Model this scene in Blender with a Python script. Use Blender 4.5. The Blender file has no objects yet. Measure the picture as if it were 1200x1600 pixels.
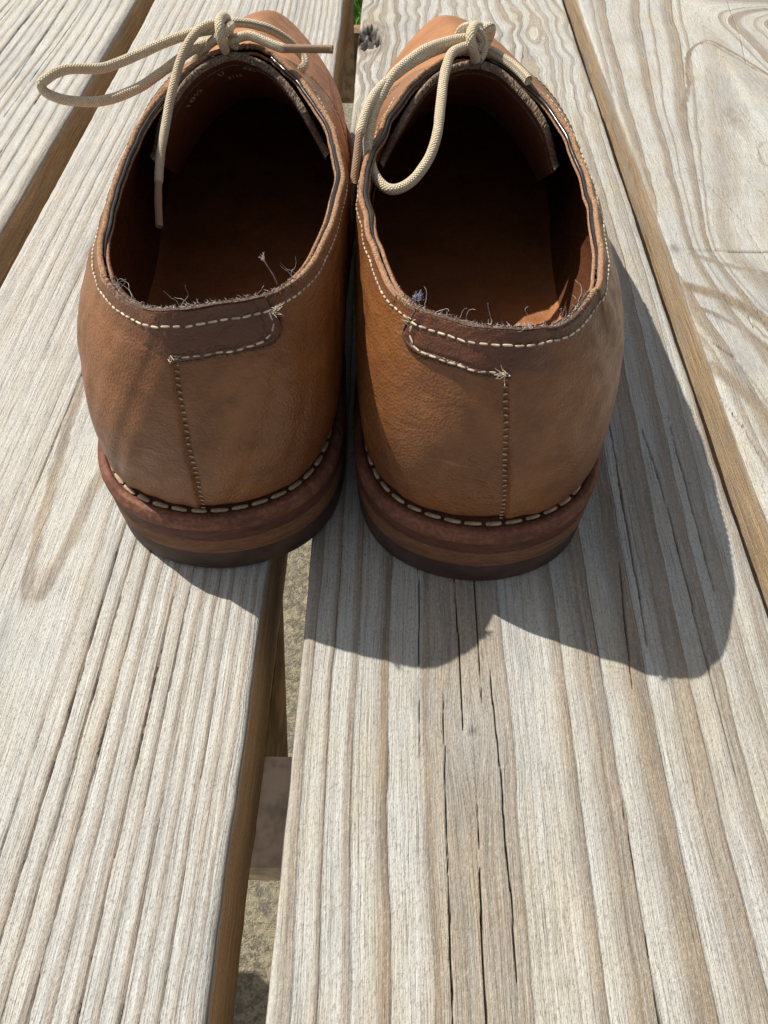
import bpy, math, random
import numpy as np
from mathutils import Matrix, Vector
random.seed(7)
RNG = np.random.default_rng(11)
SC = bpy.context.scene
COL = SC.collection

# ------------------------------------------------------------------ camera
FPX, HCAM, VPX, VPY = 1150.0, 199.0, 635.0, -730.0
a = np.array([(VPX-600)/FPX, -(VPY-800)/FPX, -1.0]); a /= np.linalg.norm(a)
zc = np.array([0, -a[2], a[1]]); zc /= np.linalg.norm(zc)
if zc[1] < 0: zc = -zc
RC = np.stack([np.cross(a, zc), a, zc], 1)          # world -> camera
cam = bpy.data.cameras.new('camera'); camo = bpy.data.objects.new('camera', cam); COL.objects.link(camo)
cam.sensor_fit = 'VERTICAL'; cam.sensor_height = 24.0; cam.lens = FPX/1600*24.0
cam.clip_start = 0.01; cam.clip_end = 200
M = Matrix(RC.T.tolist()).to_4x4(); M.translation = (0, 0, HCAM/1000); camo.matrix_world = M
SC.camera = camo

# ------------------------------------------------------------------ sky, sun, exposure
SUN = np.array([-60.0, 42.0, 90.0]); SUN /= np.linalg.norm(SUN)     # towards the sun
w = bpy.data.worlds.new('World'); SC.world = w; w.use_nodes = True
nt = w.node_tree; sky = nt.nodes.new('ShaderNodeTexSky'); sky.sky_type = 'NISHITA'; sky.sun_disc = False
sky.sun_elevation = math.asin(SUN[2]); sky.sun_rotation = math.atan2(SUN[0], SUN[1])
sky.air_density = 1.0; sky.dust_density = 1.6; sky.ozone_density = 0.6
hsv = nt.nodes.new('ShaderNodeHueSaturation'); hsv.inputs['Saturation'].default_value = 0.38      # a pale, hazy daylight sky
nt.links.new(sky.outputs[0], hsv.inputs['Color']); nt.links.new(hsv.outputs[0], nt.nodes['Background'].inputs[0]); nt.nodes['Background'].inputs[1].default_value = 0.105
sl = bpy.data.lights.new('sun', 'SUN'); so = bpy.data.objects.new('sun', sl); COL.objects.link(so)
sl.energy = 5.0; sl.angle = math.radians(0.5); sl.color = (1.0, 0.958, 0.885)
so.rotation_euler = Vector(SUN.tolist()).to_track_quat('Z', 'Y').to_euler(); so.location = (-2, 2, 4)
SC.view_settings.view_transform = 'Standard'; SC.view_settings.look = 'None'
SC.view_settings.exposure = 0.10; SC.view_settings.gamma = 1.0
SC.cycles.use_denoising = True
SC.cycles.max_bounces = 8; SC.cycles.diffuse_bounces = 5

# ------------------------------------------------------------------ helpers
def pix(px, py, y):
    """point (mm) seen at a photograph pixel, at world distance y"""
    d = RC.T @ np.array([(px-600)/FPX, -(py-800)/FPX, -1.0]); return np.array([0, 0, HCAM]) + d*(y/d[1])

def sstep(e0, e1, x):
    t = np.clip((x-e0)/(e1-e0+1e-9), 0, 1); return t*t*(3-2*t)

def vnoise(x, y, seed=0):
    x = np.asarray(x, float); y = np.asarray(y, float)
    xi = np.floor(x).astype(np.int64); yi = np.floor(y).astype(np.int64); fx = x-xi; fy = y-yi
    fx = fx*fx*fx*(fx*(fx*6-15)+10); fy = fy*fy*fy*(fy*(fy*6-15)+10)
    def hsh(i, j):
        n = (i*374761393 + j*668265263 + seed*1274126177) & 0xffffffff
        n = ((n ^ (n >> 13))*1274126177) & 0xffffffff
        n = (n ^ (n >> 16)) & 0xffffffff
        return n/4294967295.0
    a0 = hsh(xi, yi)*(1-fx)+hsh(xi+1, yi)*fx; a1 = hsh(xi, yi+1)*(1-fx)+hsh(xi+1, yi+1)*fx
    return (a0*(1-fy)+a1*fy)*2-1

def fbm(x, y, seed=0, o=3):
    r = 0; am = 1.0
    for k in range(o): r = r+am*vnoise(x*2**k, y*2**k, seed+k*17); am *= .5
    return r

def quads(nu, nv, cu=False, cv=False):
    """index quads of a grid stored as index i*nv+j"""
    iu = np.arange(nu if cu else nu-1); jv = np.arange(nv if cv else nv-1)
    I, J = np.meshgrid(iu, jv, indexing='ij'); I2 = (I+1) % nu; J2 = (J+1) % nv
    return np.stack([I*nv+J, I2*nv+J, I2*nv+J2, I*nv+J2], -1).reshape(-1, 4)

def make(name, V, Q, mat, parent=None, attrs=None, extra=None, smooth=True, mats=None, midx=None, mesh=None):
    """V in mm; Q quads array; extra: list of ngons"""
    if mesh is None:
        V = np.asarray(V, np.float64)/1000.0; Q = np.asarray(Q, np.int32).reshape(-1, 4)
        loops = Q.reshape(-1); starts = np.arange(len(Q))*4; tot = np.full(len(Q), 4)
        if extra:
            for e in extra:
                starts = np.append(starts, len(loops)); tot = np.append(tot, len(e)); loops = np.concatenate([loops, np.asarray(e)])
        me = bpy.data.meshes.new(name); me.vertices.add(len(V)); me.vertices.foreach_set('co', V.astype(np.float32).ravel())
        me.loops.add(len(loops)); me.loops.foreach_set('vertex_index', loops.astype(np.int32))
        me.polygons.add(len(starts)); me.polygons.foreach_set('loop_start', starts.astype(np.int32))
        me.polygons.foreach_set('loop_total', tot.astype(np.int32))
        me.polygons.foreach_set('use_smooth', np.full(len(starts), bool(smooth)))
        for m in (mats or [mat]): me.materials.append(m)
        if midx is not None: me.polygons.foreach_set('material_index', np.asarray(midx, np.int32))
        for k, v in (attrs or {}).items():
            v = np.asarray(v, np.float32)
            if v.ndim == 2:
                at = me.attributes.new(k, 'FLOAT_VECTOR', 'POINT'); at.data.foreach_set('vector', v.ravel())
            else:
                at = me.attributes.new(k, 'FLOAT', 'POINT'); at.data.foreach_set('value', v)
        me.update(); me.validate()
    else: me = mesh
    o = bpy.data.objects.new(name, me); COL.objects.link(o)
    if parent: o.parent = parent
    return o

def tag(o, label=None, cat=None, group=None, kind=None):
    for k, v in (('label', label), ('category', cat), ('group', group), ('kind', kind)):
        if v: o[k] = v
    return o

def empty(name, loc=(0, 0, 0), rz=0):
    o = bpy.data.objects.new(name, None); COL.objects.link(o); o.location = loc; o.rotation_euler = (0, 0, rz)
    o.empty_display_size = .02
    return o

def crom(P, n):
    """smooth curve through points"""
    P = np.asarray(P, float); A = np.vstack([2*P[0]-P[1], P, 2*P[-1]-P[-2]]); out = []
    for i in range(1, len(A)-2):
        t = np.linspace(0, 1, n, endpoint=False)[:, None]
        p0, p1, p2, p3 = A[i-1], A[i], A[i+1], A[i+2]
        out.append(.5*(2*p1+(p2-p0)*t+(2*p0-5*p1+4*p2-p3)*t*t+(3*p1-p0-3*p2+p3)*t**3))
    return np.vstack(out+[P[-1:]])

def resample(P, step):
    d = np.r_[0, np.cumsum(np.linalg.norm(np.diff(P, axis=0), axis=1))]; n = max(3, int(d[-1]/step)+1)
    s = np.linspace(0, d[-1], n); return np.stack([np.interp(s, d, P[:, k]) for k in range(3)], 1), s

def tube(P, r, seg=8, cap=True):
    """r scalar or array; returns V, Q, ngons, around, along"""
    P = np.asarray(P, float); n = len(P); r = np.broadcast_to(np.asarray(r, float), (n,))
    T = np.gradient(P, axis=0); T /= np.linalg.norm(T, axis=1)[:, None]+1e-12
    N = np.zeros_like(P); v = np.cross(T[0], [0.13, 0.31, 0.94]); N[0] = v/np.linalg.norm(v)
    for i in range(1, n):
        v = N[i-1]-T[i]*np.dot(N[i-1], T[i]); N[i] = v/(np.linalg.norm(v)+1e-12)
    B = np.cross(T, N); an = np.linspace(0, 2*np.pi, seg, endpoint=False)
    V = P[:, None]+r[:, None, None]*(np.cos(an)[None, :, None]*N[:, None]+np.sin(an)[None, :, None]*B[:, None])
    d = np.r_[0, np.cumsum(np.linalg.norm(np.diff(P, axis=0), axis=1))]
    Q = quads(n, seg, False, True)
    ex = [list(range(seg))[::-1], list(range((n-1)*seg, n*seg))] if cap else []
    return V.reshape(-1, 3), Q[:, ::-1], [e[::-1] for e in ex], np.tile(np.arange(seg)/seg, n), np.repeat(d, seg)

class Join:
    def __init__(s): s.V = []; s.Q = []; s.E = []; s.n = 0; s.A = []; s.L = []
    def add(s, V, Q, E=(), ar=None, al=None):
        s.V.append(V); s.Q.append(np.asarray(Q).reshape(-1, 4)+s.n); s.E += [[i+s.n for i in e] for e in E]; s.n += len(V)
        s.A.append(np.zeros(len(V)) if ar is None else ar); s.L.append(np.zeros(len(V)) if al is None else al)
    def tube(s, P, r, seg=6): s.add(*tube(P, r, seg))
    def out(s): return np.vstack(s.V), np.vstack(s.Q), s.E, np.concatenate(s.A), np.concatenate(s.L)

# ------------------------------------------------------------------ materials
class NB:
    def __init__(s, name):
        s.m = bpy.data.materials.new(name); s.m.use_nodes = True; s.t = s.m.node_tree; s.b = s.t.nodes['Principled BSDF']
    def n(s, typ, **kw):
        o = s.t.nodes.new(typ)
        for k, v in kw.items():
            setattr(o, k, v)
        return o
    def link(s, a_, b_): s.t.links.new(a_, b_)
    def setin(s, node, i, v):
        if isinstance(v, bpy.types.NodeSocket): s.link(v, node.inputs[i])
        else: node.inputs[i].default_value = v
    def math(s, op, x, y=0.0, z=0.0, clamp=False):
        o = s.n('ShaderNodeMath', operation=op, use_clamp=clamp); s.setin(o, 0, x); s.setin(o, 1, y); s.setin(o, 2, z); return o.outputs[0]
    def mix(s, f, c1, c2, blend='MIX'):
        o = s.n('ShaderNodeMix', data_type='RGBA', blend_type=blend); s.setin(o, 0, f)
        for i, c in ((6, c1), (7, c2)):
            s.setin(o, i, c if isinstance(c, bpy.types.NodeSocket) else (*c, 1))
        return o.outputs[2]
    def attr(s, name, vec=False):
        o = s.n('ShaderNodeAttribute'); o.attribute_name = name; return o.outputs['Vector' if vec else 'Fac']
    def coord(s): return s.n('ShaderNodeTexCoord').outputs['Object']
    def map(s, v, sc, loc=(0, 0, 0)):
        o = s.n('ShaderNodeMapping'); s.link(v, o.inputs[0]); o.inputs['Scale'].default_value = sc; o.inputs['Location'].default_value = loc; return o.outputs[0]
    def noise(s, v, scale, detail=3, rough=.55, dist=0.0):
        o = s.n('ShaderNodeTexNoise'); s.link(v, o.inputs['Vector']); o.inputs['Scale'].default_value = scale
        o.inputs['Detail'].default_value = detail; o.inputs['Roughness'].default_value = rough; o.inputs['Distortion'].default_value = dist; return o.outputs['Fac']
    def voro(s, v, scale, feature='F1'):
        o = s.n('ShaderNodeTexVoronoi', feature=feature); s.link(v, o.inputs['Vector']); o.inputs['Scale'].default_value = scale; return o
    def rng(s, v, a0, a1, b0=0.0, b1=1.0, smooth=True):
        o = s.n('ShaderNodeMapRange', interpolation_type='SMOOTHSTEP' if smooth else 'LINEAR'); s.link(v, o.inputs[0])
        for i, q in enumerate((a0, a1, b0, b1)): o.inputs[i+1].default_value = q
        return o.outputs[0]
    def bump(s, h, dist, strength=1.0, prev=None):
        o = s.n('ShaderNodeBump'); s.link(h, o.inputs['Height']); o.inputs['Distance'].default_value = dist; o.inputs['Strength'].default_value = strength
        if prev: s.link(prev, o.inputs['Normal'])
        return o.outputs[0]
    def fin(s, col, rough, nrm=None, spec=.4, coat=None, sheen=None):
        s.setin(s.b, 'Base Color', col if isinstance(col, bpy.types.NodeSocket) else (*col, 1)); s.setin(s.b, 'Roughness', rough)
        if nrm: s.link(nrm, s.b.inputs['Normal'])
        s.b.inputs['Specular IOR Level'].default_value = spec
        if sheen: s.b.inputs['Sheen Weight'].default_value = sheen; s.b.inputs['Sheen Roughness'].default_value = .5
        return s.m

def mat_wood(name, early, late_c, warm, shift=0.0):
    b = NB(name); g = b.attr('guv', True); lt = b.attr('late'); ln = b.attr('line'); sd = b.attr('side'); kn = b.attr('knot'); co = b.coord()
    fib = b.noise(b.map(g, (2.1, .022, 1)), 1.0, 3, .65)           # long fibres (guv in mm)
    hair = b.noise(b.map(g, (4.6, .055, 1), (13, 7, 0)), 1.0, 2, .6)
    spk = b.noise(b.map(co, (1, .55, 1)), 1700, 2, .75); spk2 = b.noise(b.map(g, (1.6, .6, 1)), 1.0, 2, .6)
    big = b.noise(co, 17, 3, .6); big2 = b.noise(b.map(g, (.10, .018, 1), (3, 9, 0)), 1.0, 3, .6)
    e = b.mix(b.rng(big2, .38, .66), early, warm)
    e = b.mix(b.rng(big, .42, .68, 0, .5), e, (early[0]*.80, early[1]*.83, early[2]*.88))
    l = b.mix(b.rng(b.noise(b.map(g, (.25, .03, 1), (1, 4, 2)), 1.0, 2), .4, .62), late_c, (late_c[0]*1.3, late_c[1]*1.24, late_c[2]*1.15))
    ltn = b.math('MULTIPLY_ADD', b.math('SUBTRACT', fib, .5), .42, lt, clamp=True)
    c = b.mix(ltn, e, l)
    tan = b.mix(b.rng(fib, .40, .60), (.66, .48, .275), (.30, .185, .085))
    tan = b.mix(b.rng(b.noise(b.map(g, (.5, .012, 1)), 1.0, 2), .4, .6, 0, .6), tan, (.40, .32, .235))
    c = b.mix(sd, c, tan)
    c = b.mix(b.rng(hair, .585, .66, 0, .58), c, (.13, .10, .08))
    c = b.mix(b.rng(fib, .60, .74, 0, .42), c, (.16, .12, .09))
    c = b.mix(b.rng(spk, .53, .68, 0, .5), c, (.20, .165, .13)); c = b.mix(b.rng(spk, .46, .30, 0, .24), c, (.70, .67, .61))
    c = b.mix(b.rng(spk2, .5, .72, 0, .20), c, (.20, .16, .12))
    grey = b.noise(b.map(co, (60, 14, 60)), 1.0, 4, .65); c = b.mix(b.rng(grey, .52, .72, 0, .5), c, (.33, .325, .31)); mott = b.noise(co, 210, 4, .7); c = b.mix(b.rng(mott, .60, .78, 0, .35), c, (.17, .145, .12))
    c = b.mix(ln, c, (.055, .04, .03)); c = b.mix(kn, c, (.018, .013, .011))
    h = b.math('ADD', b.math('MULTIPLY', fib, .8), b.math('ADD', b.math('MULTIPLY', hair, -.5), b.math('MULTIPLY', spk, .55)))
    return b.fin(c, b.rng(spk, .3, .7, .75, .95), b.bump(h, .0006, 1.0), spec=.25)

def mat_leather(name, base, dark, light, rough=.45, grain=.00022, spec=.5, tab=False):
    b = NB(name); co = b.coord(); 
    n1 = b.noise(co, 28, 4, .6, .4); n2 = b.noise(co, 160, 3, .6); n3 = b.noise(co, 9, 2)
    c = b.mix(b.rng(n1, .34, .68), dark, base); c = b.mix(b.rng(n3, .42, .68, 0, .55), c, light)
    c = b.mix(b.rng(n2, .46, .74, 0, .35), c, (dark[0]*.7, dark[1]*.65, dark[2]*.6))
    v = b.voro(co, 1300); pore = v.outputs['Distance']; fine = b.noise(co, 2600, 2, .6)
    c = b.mix(b.rng(fine, .52, .75, 0, .22), c, (light[0]*1.3, light[1]*1.35, light[2]*1.5))
    if tab: c = b.mix(b.math('MULTIPLY', b.attr('tab'), b.rng(n1, .2, .6, .75, 1.0)), c, (.098, .033, .015))
    # scuffs and scratches
    mp = b.map(co, (30, 30, 210), (.3, .1, .2)); mp.node.inputs['Rotation'].default_value = (.5, .35, .2); sc = b.noise(mp, 1.0, 4, .65, .6); sc = b.rng(sc, .665, .70, 0, .38)
    c = b.mix(sc, c, (light[0]*1.25, light[1]*1.3, light[2]*1.5))
    dk = b.noise(b.map(co, (38, 38, 55), (1.3, 2.1, .2)), 1.0, 5, .65, .8); c = b.mix(b.rng(dk, .57, .72, 0, .36), c, (dark[0]*.5, dark[1]*.5, dark[2]*.5))
    wr = b.noise(b.map(co, (95, 95, 230)), 1.0, 3, .6, .5)
    nm = b.bump(b.math('ADD', b.math('MULTIPLY', pore, .8), b.math('MULTIPLY', fine, .4)), grain, 1.0)
    nm = b.bump(wr, .0009, .6, nm)
    return b.fin(c, b.rng(n2, .35, .7, rough-.07, rough+.12), nm, spec=spec)

def mat_suede(name, c1, c2, c3, sc=1400, rough=.95, bd=.0006, zs=1.0):
    b = NB(name); co = b.map(b.coord(), (1, 1, zs)); n = b.noise(co, sc, 3, .7); m = b.noise(co, 110, 4, .65)
    c = b.mix(b.rng(n, .36, .64), c1, c2); c = b.mix(b.rng(m, .44, .66, 0, .75), c, c3)
    return b.fin(c, b.rng(m, .3, .7, rough-.05, min(1, rough+.1)), b.bump(n, bd, 1.0), spec=.25)

def mat_plain(name, c, rough, var=.25, sc=200, bd=.0002, spec=.4):
    b = NB(name); co = b.coord(); n = b.noise(co, sc, 3, .6)
    col = b.mix(b.rng(n, .35, .65), tuple(x*(1-var) for x in c), tuple(min(1, x*(1+var)) for x in c))
    return b.fin(col, rough, b.bump(n, bd, .8), spec=spec)

def mat_lace():
    b = NB('lace_braid'); ar = b.attr('ar'); al = b.attr('al')
    # herringbone of a round braid: two families of diagonal strands that pass over each other
    p = b.math('MULTIPLY_ADD', ar, 8.0, b.math('MULTIPLY', al, 1.15)); q = b.math('MULTIPLY_ADD', ar, -8.0, b.math('MULTIPLY', al, 1.15))
    fa = b.math('SINE', b.math('MULTIPLY', p, math.pi)); fb = b.math('SINE', b.math('MULTIPLY', q, math.pi))
    h = b.math('MULTIPLY', fa, fb); h2 = b.math('ABSOLUTE', h); co = b.coord(); n = b.noise(co, 900, 3, .7); m = b.noise(co, 60, 2)
    c = b.mix(b.rng(h2, .0, .35), (.42, .32, .19), (.78, .64, .43)); c = b.mix(b.rng(n, .4, .7, 0, .6), c, (.86, .75, .55)); c = b.mix(b.rng(m, .42, .65, 0, .35), c, (.58, .44, .26))
    ag = b.attr('ag'); c = b.mix(ag, c, (.40, .25, .14))
    hh = b.math('ADD', h2, b.math('MULTIPLY', n, 1.3))
    return b.fin(c, .9, b.bump(hh, .00032, .9), spec=.15, sheen=.3)

def mat_ground():
    b = NB('aggregate_concrete'); co = b.coord(); v = b.voro(co, 120); v.inputs['Randomness'].default_value = 1; n = b.noise(co, 105, 5, .72, .6); n2 = b.noise(co, 420, 3, .75); n3 = b.noise(co, 5, 2)
    c = b.mix(b.rng(n, .42, .60), (.42, .355, .23), (.17, .15, .11)); c = b.mix(b.rng(n2, .48, .68, 0, .55), c, (.50, .45, .33))
    c = b.mix(b.rng(v.outputs['Color'], .62, .80, 0, .55), c, (.15, .145, .13)); c = b.mix(b.rng(n2, .45, .30, 0, .6), c, (.10, .09, .07)); c = b.mix(b.rng(n3, .4, .7, 0, .3), c, (.36, .33, .26))
    return b.fin(c, .95, b.bump(b.math('ADD', n, b.math('MULTIPLY', n2, .5)), .008, 1.0), spec=.2)

EARLY, LATE, WARM = (.555, .545, .495), (.245, .195, .14), (.52, .48, .39)
M_WOOD = mat_wood('weathered_pine', EARLY, LATE, WARM)
M_WOOD2 = mat_wood('weathered_pine_pale', (.585, .575, .525), (.30, .25, .195), (.555, .525, .45))
M_BEAM = mat_plain('rough_sawn_pine', (.26, .175, .105), .9, .35, 60, .0006, .2)
M_BEAM2 = mat_plain('grey_sawn_pine', (.75, .68, .58), .9, .3, 90, .0006, .2)
M_GROUND = mat_ground()
M_LAWN = mat_plain('lawn_soil', (.06, .10, .025), .95, .4, 30, .01, .2)
M_GRASS = mat_plain('grass_blade', (.11, .24, .03), .6, .5, 9, .001, .3)
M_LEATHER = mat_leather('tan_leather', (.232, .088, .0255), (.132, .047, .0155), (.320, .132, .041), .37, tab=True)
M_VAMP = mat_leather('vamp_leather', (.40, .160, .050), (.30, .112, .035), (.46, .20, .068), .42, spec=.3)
M_TAB = mat_leather('tab_leather', (.165, .066, .029), (.12, .047, .021), (.20, .083, .038), .5)
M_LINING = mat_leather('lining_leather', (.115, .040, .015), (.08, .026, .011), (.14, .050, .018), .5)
M_INSOLE = mat_leather('insole_leather', (.38, .145, .050), (.25, .09, .031), (.44, .18, .066), .45)
M_TONGUE = mat_leather('tongue_leather', (.15, .054, .026), (.11, .038, .019), (.18, .07, .035), .6)
M_RAW = mat_suede('raw_leather_edge', (.22, .11, .06), (.50, .30, .175), (.36, .20, .115))
M_RAWD = mat_suede('worn_dark_edge', (.055, .03, .02), (.20, .13, .085), (.10, .055, .036))
M_TFUZZ = mat_suede('fuzzy_tongue_edge', (.13, .085, .055), (.46, .36, .26), (.27, .18, .12))
M_BEAD = mat_plain('edge_dressing', (.022, .016, .014), .22, .3, 300, .0001, .6)
M_WELT = mat_suede('welt_leather', (.135, .053, .031), (.215, .088, .052), (.095, .036, .023), 700, .65, .0003)
M_MID = mat_suede('midsole_leather', (.085, .032, .020), (.125, .048, .030), (.062, .023, .015), 500, .6, .00022, 6)
M_LIFT = mat_suede('heel_lift_leather', (.135, .062, .032), (.225, .108, .055), (.115, .05, .027), 420, .65, .00025, 7)
M_RUBBER = mat_plain('heel_rubber', (.060, .033, .025), .6, .25, 90, .0003, .35)
M_STITCH = mat_plain('cream_thread', (.52, .45, .33), .85, .38, 260, .0002, .15)
M_WSTITCH = mat_plain('tan_welt_thread', (.44, .32, .205), .85, .3, 900, .0003, .2)
M_SSTITCH = mat_plain('brown_thread', (.46, .34, .22), .85, .3, 900, .0003, .2)
M_FUZZ = mat_plain('grey_fuzz', (.60, .56, .52), .9, .3, 500, .0001, .2)
M_LINT = mat_plain('lint', (.36, .34, .44), .95, .4, 300, .0001, .1)
M_DRIED = mat_plain('dried_floret', (.42, .25, .22), .9, .4, 300, .0001, .1)
M_INK = mat_plain('stamp_ink', (.80, .74, .66), .7, .3, 900, .0001, .2)
M_LACE = mat_lace()

# ------------------------------------------------------------------ the picnic table
table = tag(empty('picnic_table'), 'weathered grey pine picnic table of long planks with the shoes standing on it', 'picnic table')

def bands(u, spec):
    """latewood bands: gradual on the low side, sharp on the high side; returns late, line, ridge"""
    late = np.zeros_like(u); line = np.zeros_like(u); rid = np.zeros_like(u)
    for lo, hi, st, dk in spec:
        wd = hi-lo
        m = (sstep(lo-.35*wd-.25, lo+.55*wd+.05, u)**.7 if wd < 15 else sstep(lo-.05*wd, lo+.10*wd, u))*(.86+.22*vnoise(u*1.1, u*0, 77))*(1-sstep(hi-.12, hi+.22, u))
        late = np.maximum(late, m*st)
        line = np.maximum(line, dk*1.15*np.exp(-((u-hi)/.17)**2)); 
        rid = np.maximum(rid, st*sstep(lo-.9*wd-.6, hi-.1, u)*(1-sstep(hi-.1, hi+.35, u)))
    return late, line, rid

def auto_bands(u0, u1, pitch, seed, st=(.6, 1), wf=(.22, .42)):
    r = np.random.default_rng(seed); out = []; u = u0
    while u < u1:
        p = pitch*r.uniform(.72, 1.3); wd = p*r.uniform(*wf); out.append((u, u+wd, r.uniform(*st), r.choice([0, .15, .3, .55, .8]))); u += p
    return out

def crack(X, Y, pts, wid, depth, seed=0, jag=.35):
    """a check in the wood along a polyline given as (x, y) with y rising; returns (dark, drop)"""
    P = np.array(sorted(pts, key=lambda p: p[1]), float)
    cx = np.interp(Y, P[:, 1], P[:, 0])+.6*jag*vnoise(Y/11, Y*0+seed, seed)+.06*vnoise(Y/2.2, Y*0, seed+3)
    tin = np.clip((Y-P[0, 1])/18, 0, 1)*np.clip((P[-1, 1]-Y)/18, 0, 1)*((Y > P[0, 1]) & (Y < P[-1, 1]))
    ww = .85*wid*np.sqrt(tin)*(.8+.4*vnoise(Y/22, Y*0+5, seed+9)); ww = np.maximum(ww, 0)
    m = np.clip(1-np.abs(X-cx)/(ww+1e-6), 0, 1)*(ww > .04); m = np.minimum(1, m*2.2)
    return m, m*depth

def polyband(X, Y, pts, wid, n=10):
    """soft band along a free polyline"""
    P = crom(np.c_[np.array(pts, float), np.zeros(len(pts))], n)[:, :2]; d = np.full(X.shape, 1e9)
    x0, y0 = P.min(0)-wid*4; x1, y1 = P.max(0)+wid*4
    sel = (X > x0) & (X < x1) & (Y > y0) & (Y < y1); xs, ys = X[sel], Y[sel]; dd = np.full(xs.shape, 1e9)
    for p, q in zip(P[:-1], P[1:]):
        e = q-p; L = e@e+1e-9; t = np.clip(((xs-p[0])*e[0]+(ys-p[1])*e[1])/L, 0, 1)
        dd = np.minimum(dd, np.hypot(xs-p[0]-t*e[0], ys-p[1]-t*e[1]))
    d[sel] = dd; return d

def plank(x0, x1, dx, ys, field, mat, zoff=0.0, rad=2.6, thick=38.0, seed=0, flip=1):
    """closed cross-section swept along y, top displaced by field(X, Y) -> late, line, height, knot, grain"""
    arc = np.linspace(0, np.pi/2, 7); r = rad
    left = [(x0, z) for z in np.linspace(-thick+2, -r, 14)]
    la = [(x0+r-r*np.cos(t), -r+r*np.sin(t)) for t in arc[1:]]
    top = [(x, 0.0) for x in np.arange(x0+r+dx, x1-r-dx*.5, dx)]
    ra = [(x1-r+r*np.sin(t), -r+r*np.cos(t)) for t in arc[:-1]]
    right = [(x1, z) for z in np.linspace(-r, -thick+2, 14)]; bot = [(x1-2, -thick), (x0+2, -thick)]
    cs = np.array(left+la+top+ra+right+bot); nl = len(left); nt_ = len(cs)
    ny = len(ys); X = np.repeat(cs[None, :, 0], ny, 0); Z = np.repeat(cs[None, :, 1], ny, 0).copy(); Y = np.repeat(np.asarray(ys)[:, None], nt_, 1)
    late, line, hgt, knot, grain = field(X, Y)
    topness = sstep(-r*1.05, -r*.12, Z)
    side = 1-sstep(-r*1.0-.8, -r*.35, Z+.5*vnoise(Y/14, Z, seed))
    sideu = Z+X*0+1.2*vnoise(Y/60, Z*0+seed, seed)
    sl_, sli, _ = bands(sideu % 7.0, [(1.5, 3.2, .8, .2), (5, 6.0, .6, .5)])
    late = late*topness+sl_*(1-topness); line = line*topness+.5*sli*(1-topness)
    gx = np.where(topness > .5, grain, Z+50); guv = np.stack([gx, Y, np.zeros_like(Y)], -1)
    wob = .35*vnoise(Y/35, Z*0+seed*3, seed+40)+.12*vnoise(Y/6, Z*0, seed+41)
    Z = Z+hgt*topness+zoff
    X = X+np.where(cs[None, :, 0] < x0+r*1.5, wob, 0)+np.where(cs[None, :, 0] > x1-r*1.5, wob, 0)
    V = np.stack([X, Y, Z], -1).reshape(-1, 3)
    Q = quads(ny, nt_, False, True)
    o = make('plank', V, Q, mat, table, dict(late=late.ravel(), line=np.clip(line, 0, 1).ravel(), side=side.ravel(), knot=(knot*topness).ravel(), guv=guv.reshape(-1, 3)),
             extra=[list(range(nt_)), list(range((ny-1)*nt_, ny*nt_))[::-1]])
    return o

def rows(ya, yb, step, yfar0=-480, yfar1=1560):
    return np.r_[np.arange(yfar0, ya, 20), np.arange(ya, yb, step), np.arange(yb, yfar1, 20)]

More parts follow.
